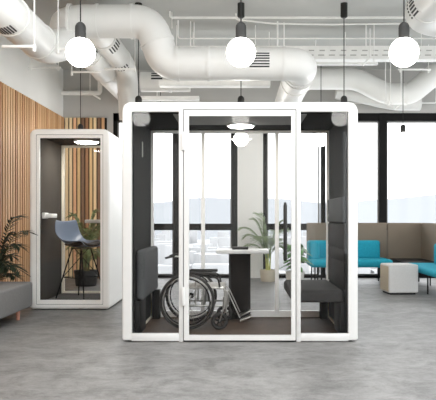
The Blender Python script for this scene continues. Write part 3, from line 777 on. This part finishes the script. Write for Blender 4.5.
tray('low white channel behind the top of the large pod at left', WX(138, 9.9), WX(198, 9.9), 10.15, WZ(97, 9.9), WZ(93, 9.9), False, .1)

def conduit(label, pts, r=.011, m='conduit'):
    pts = [Vector(p) for p in pts]
    if abs(pts[0].z-pts[-1].z) < .3: pts = [Vector((pts[0].x, pts[0].y, ZC+.01))]+pts+[Vector((pts[-1].x, pts[-1].y, ZC+.01))]
    return solo('conduit', MB().tube(fillet(pts, .04, 4), r, 8), M[m], label, 'conduit', Vector(pts[0]), 'ceiling conduits')
conduit('thin white conduit high across the ceiling, near the lamp canopies', [P(170, 17.5, 8.9), P(520, 17.5, 8.9)], .016)
conduit('second thin conduit just below the high one at right', [P(236, 19.5, 9.0), P(272, 23.5, 9.0), P(330, 24.5, 9.0), P(520, 22, 9.0)], .012)
conduit('lower thin conduit crossing above the deep cable tray', [P(178, 38.5, 9.3), P(520, 38.5, 9.3)], .010)
conduit('short conduit high at right of the middle lamp', [P(292, 12, 9.0), P(500, 12, 9.0)], .008)
conduit('conduit along the upper left back wall', [P(35, 93, 12.3), P(100, 93, 12.3)], .045)
conduit('thin conduit crossing behind the left duct', [P(20, 15.5, 9.2), P(60, 17, 9.2)], .016)
conduit('horizontal conduit low behind the dipping duct', [P(300, 103, 12.25), P(436, 103, 12.25)], .014)
for i, (px, y0, y1, Y, lab) in enumerate(((172, -8, 30, 8.95, 'white drop rod at left of the middle lamp, left one'), (190.5, 4, 48, 9.35, 'white drop rod left of the middle lamp, second'),
        (194, 3, 48, 9.4, 'white drop rod left of the middle lamp, third'), (277.5, -6, 48, 9.36, 'thick white drop rod right of the middle lamp'), (284, 3, 48, 9.4, 'thin white drop rod right of the middle lamp'),
        (366, 15, 48, 9.5, 'white drop rod left of the right lamp, nearer the middle'), (374, 5, 62, 9.5, 'white drop rod just left of the right lamp'),
        (385.5, 60, 104, 11.2, 'white rod beside the dip of the back duct, left'), (390.5, 58, 104, 11.2, 'white rod beside the dip of the back duct, middle'), (401, 62, 100, 11.2, 'white rod beside the dip of the back duct, right'))):
    top = P(px, y0, Y); top.z = ZC+.01
    conduit(lab, [P(px, y1, Y), top], .013 if 'thick' in lab else .008)
def hanger(px0, px1, py, Y, label, side=0):
    a, b = P(px0, py, Y), P(px1, py, Y)
    t = thing('duct_hanger', label, 'duct hanger', (a+b)/2, 'trapeze duct hangers')
    part(t, 'crossbar', MB().box(a.x, b.x, Y-.012, Y+.012, a.z-.012, a.z+.012, .003), M['conduit'])
    for x in ((a.x+.04, b.x-.04) if side == 0 else (b.x-.015,) if side > 0 else (a.x+.012,)):
        part(t, 'rod', MB().tube([(x, Y, a.z-.05), (x, Y, ZC)], .006, 8), M['conduit'])
        part(t, 'nut', MB().lathe([(0, -.02), (.016, -.02), (.016, .02), (0, .02)], (x, Y, a.z-.026), 8), M['conduit'])
hanger(2, 36, 46.5, 6.0, 'white trapeze hanger under the left duct', 1)
hanger(57, 90, 49, 7.0, 'white trapeze hanger beside the left lamp under the thick duct', -1)
hanger(71, 101, 72, 9.2, 'white trapeze hanger under the slim receding duct', -1)
hanger(104, 136, 69, 9.2, 'white trapeze hanger under the duct dropping behind pod', 1)
hanger(28, 61, 67.5, 10.2, 'far white trapeze hanger above the slatted wall')
hanger(398, 431, 69.5, 10.6, 'white trapeze hanger under the right lamp')
def spot(px, py, Y, dx, label):
    p = P(px, py, Y); q = p+Vector((dx, -.05, -.12))
    t = thing('pipe_bracket', label, 'bracket', p, 'ceiling brackets')
    part(t, 'arm', MB().tube([p, q], .016, 8), M['conduit'])
    part(t, 'rod', MB().tube([p, Vector((p.x, p.y, ZC))], .007, 8), M['conduit'])
spot(38, 93, 11.95, .16, 'angled white bracket at the wall pipe, leftmost')
spot(90, 93, 11.95, .2, 'angled white bracket above the phone pod')
spot(402, 103, 11.9, -.16, 'angled white bracket under the dipping back duct')
spot(370, 58, 9.7, -.12, 'angled white bracket hanging from the deep cable tray')

# ------------------------------------------------------------------ light, camera
W = bpy.data.worlds.new('world'); SC.world = W; W.use_nodes = True
bg = W.node_tree.nodes['Background']; bg.inputs[0].default_value = (.96, .98, 1.0, 1); bg.inputs[1].default_value = 1.0
def area(name, loc, rot, sx, sy, e):
    l = bpy.data.lights.new(name, 'AREA'); l.shape = 'RECTANGLE'; l.size = sx; l.size_y = sy; l.energy = e
    o = bpy.data.objects.new(name, l); COL.objects.link(o); o.location = loc; o.rotation_euler = rot; return o

cam = bpy.data.cameras.new('camera'); co = bpy.data.objects.new('camera', cam); COL.objects.link(co)
co.location = (0, 0, CZ); co.rotation_euler = (PI/2, 0, 0)
cam.sensor_fit = 'HORIZONTAL'; cam.sensor_width = 36; cam.lens = F/436*36
cam.shift_x = -(U-218)/436; cam.shift_y = (V-200)/436
cam.clip_start = .05; cam.clip_end = 6000
SC.camera = co
vs = SC.view_settings
vs.view_transform = 'Standard'; vs.look = 'None'; vs.gamma = 1; vs.use_curve_mapping = False
vs.exposure = 2.0
SC.cycles.transparent_max_bounces = 32
SC.cycles.max_bounces = 10; SC.cycles.diffuse_bounces = 8
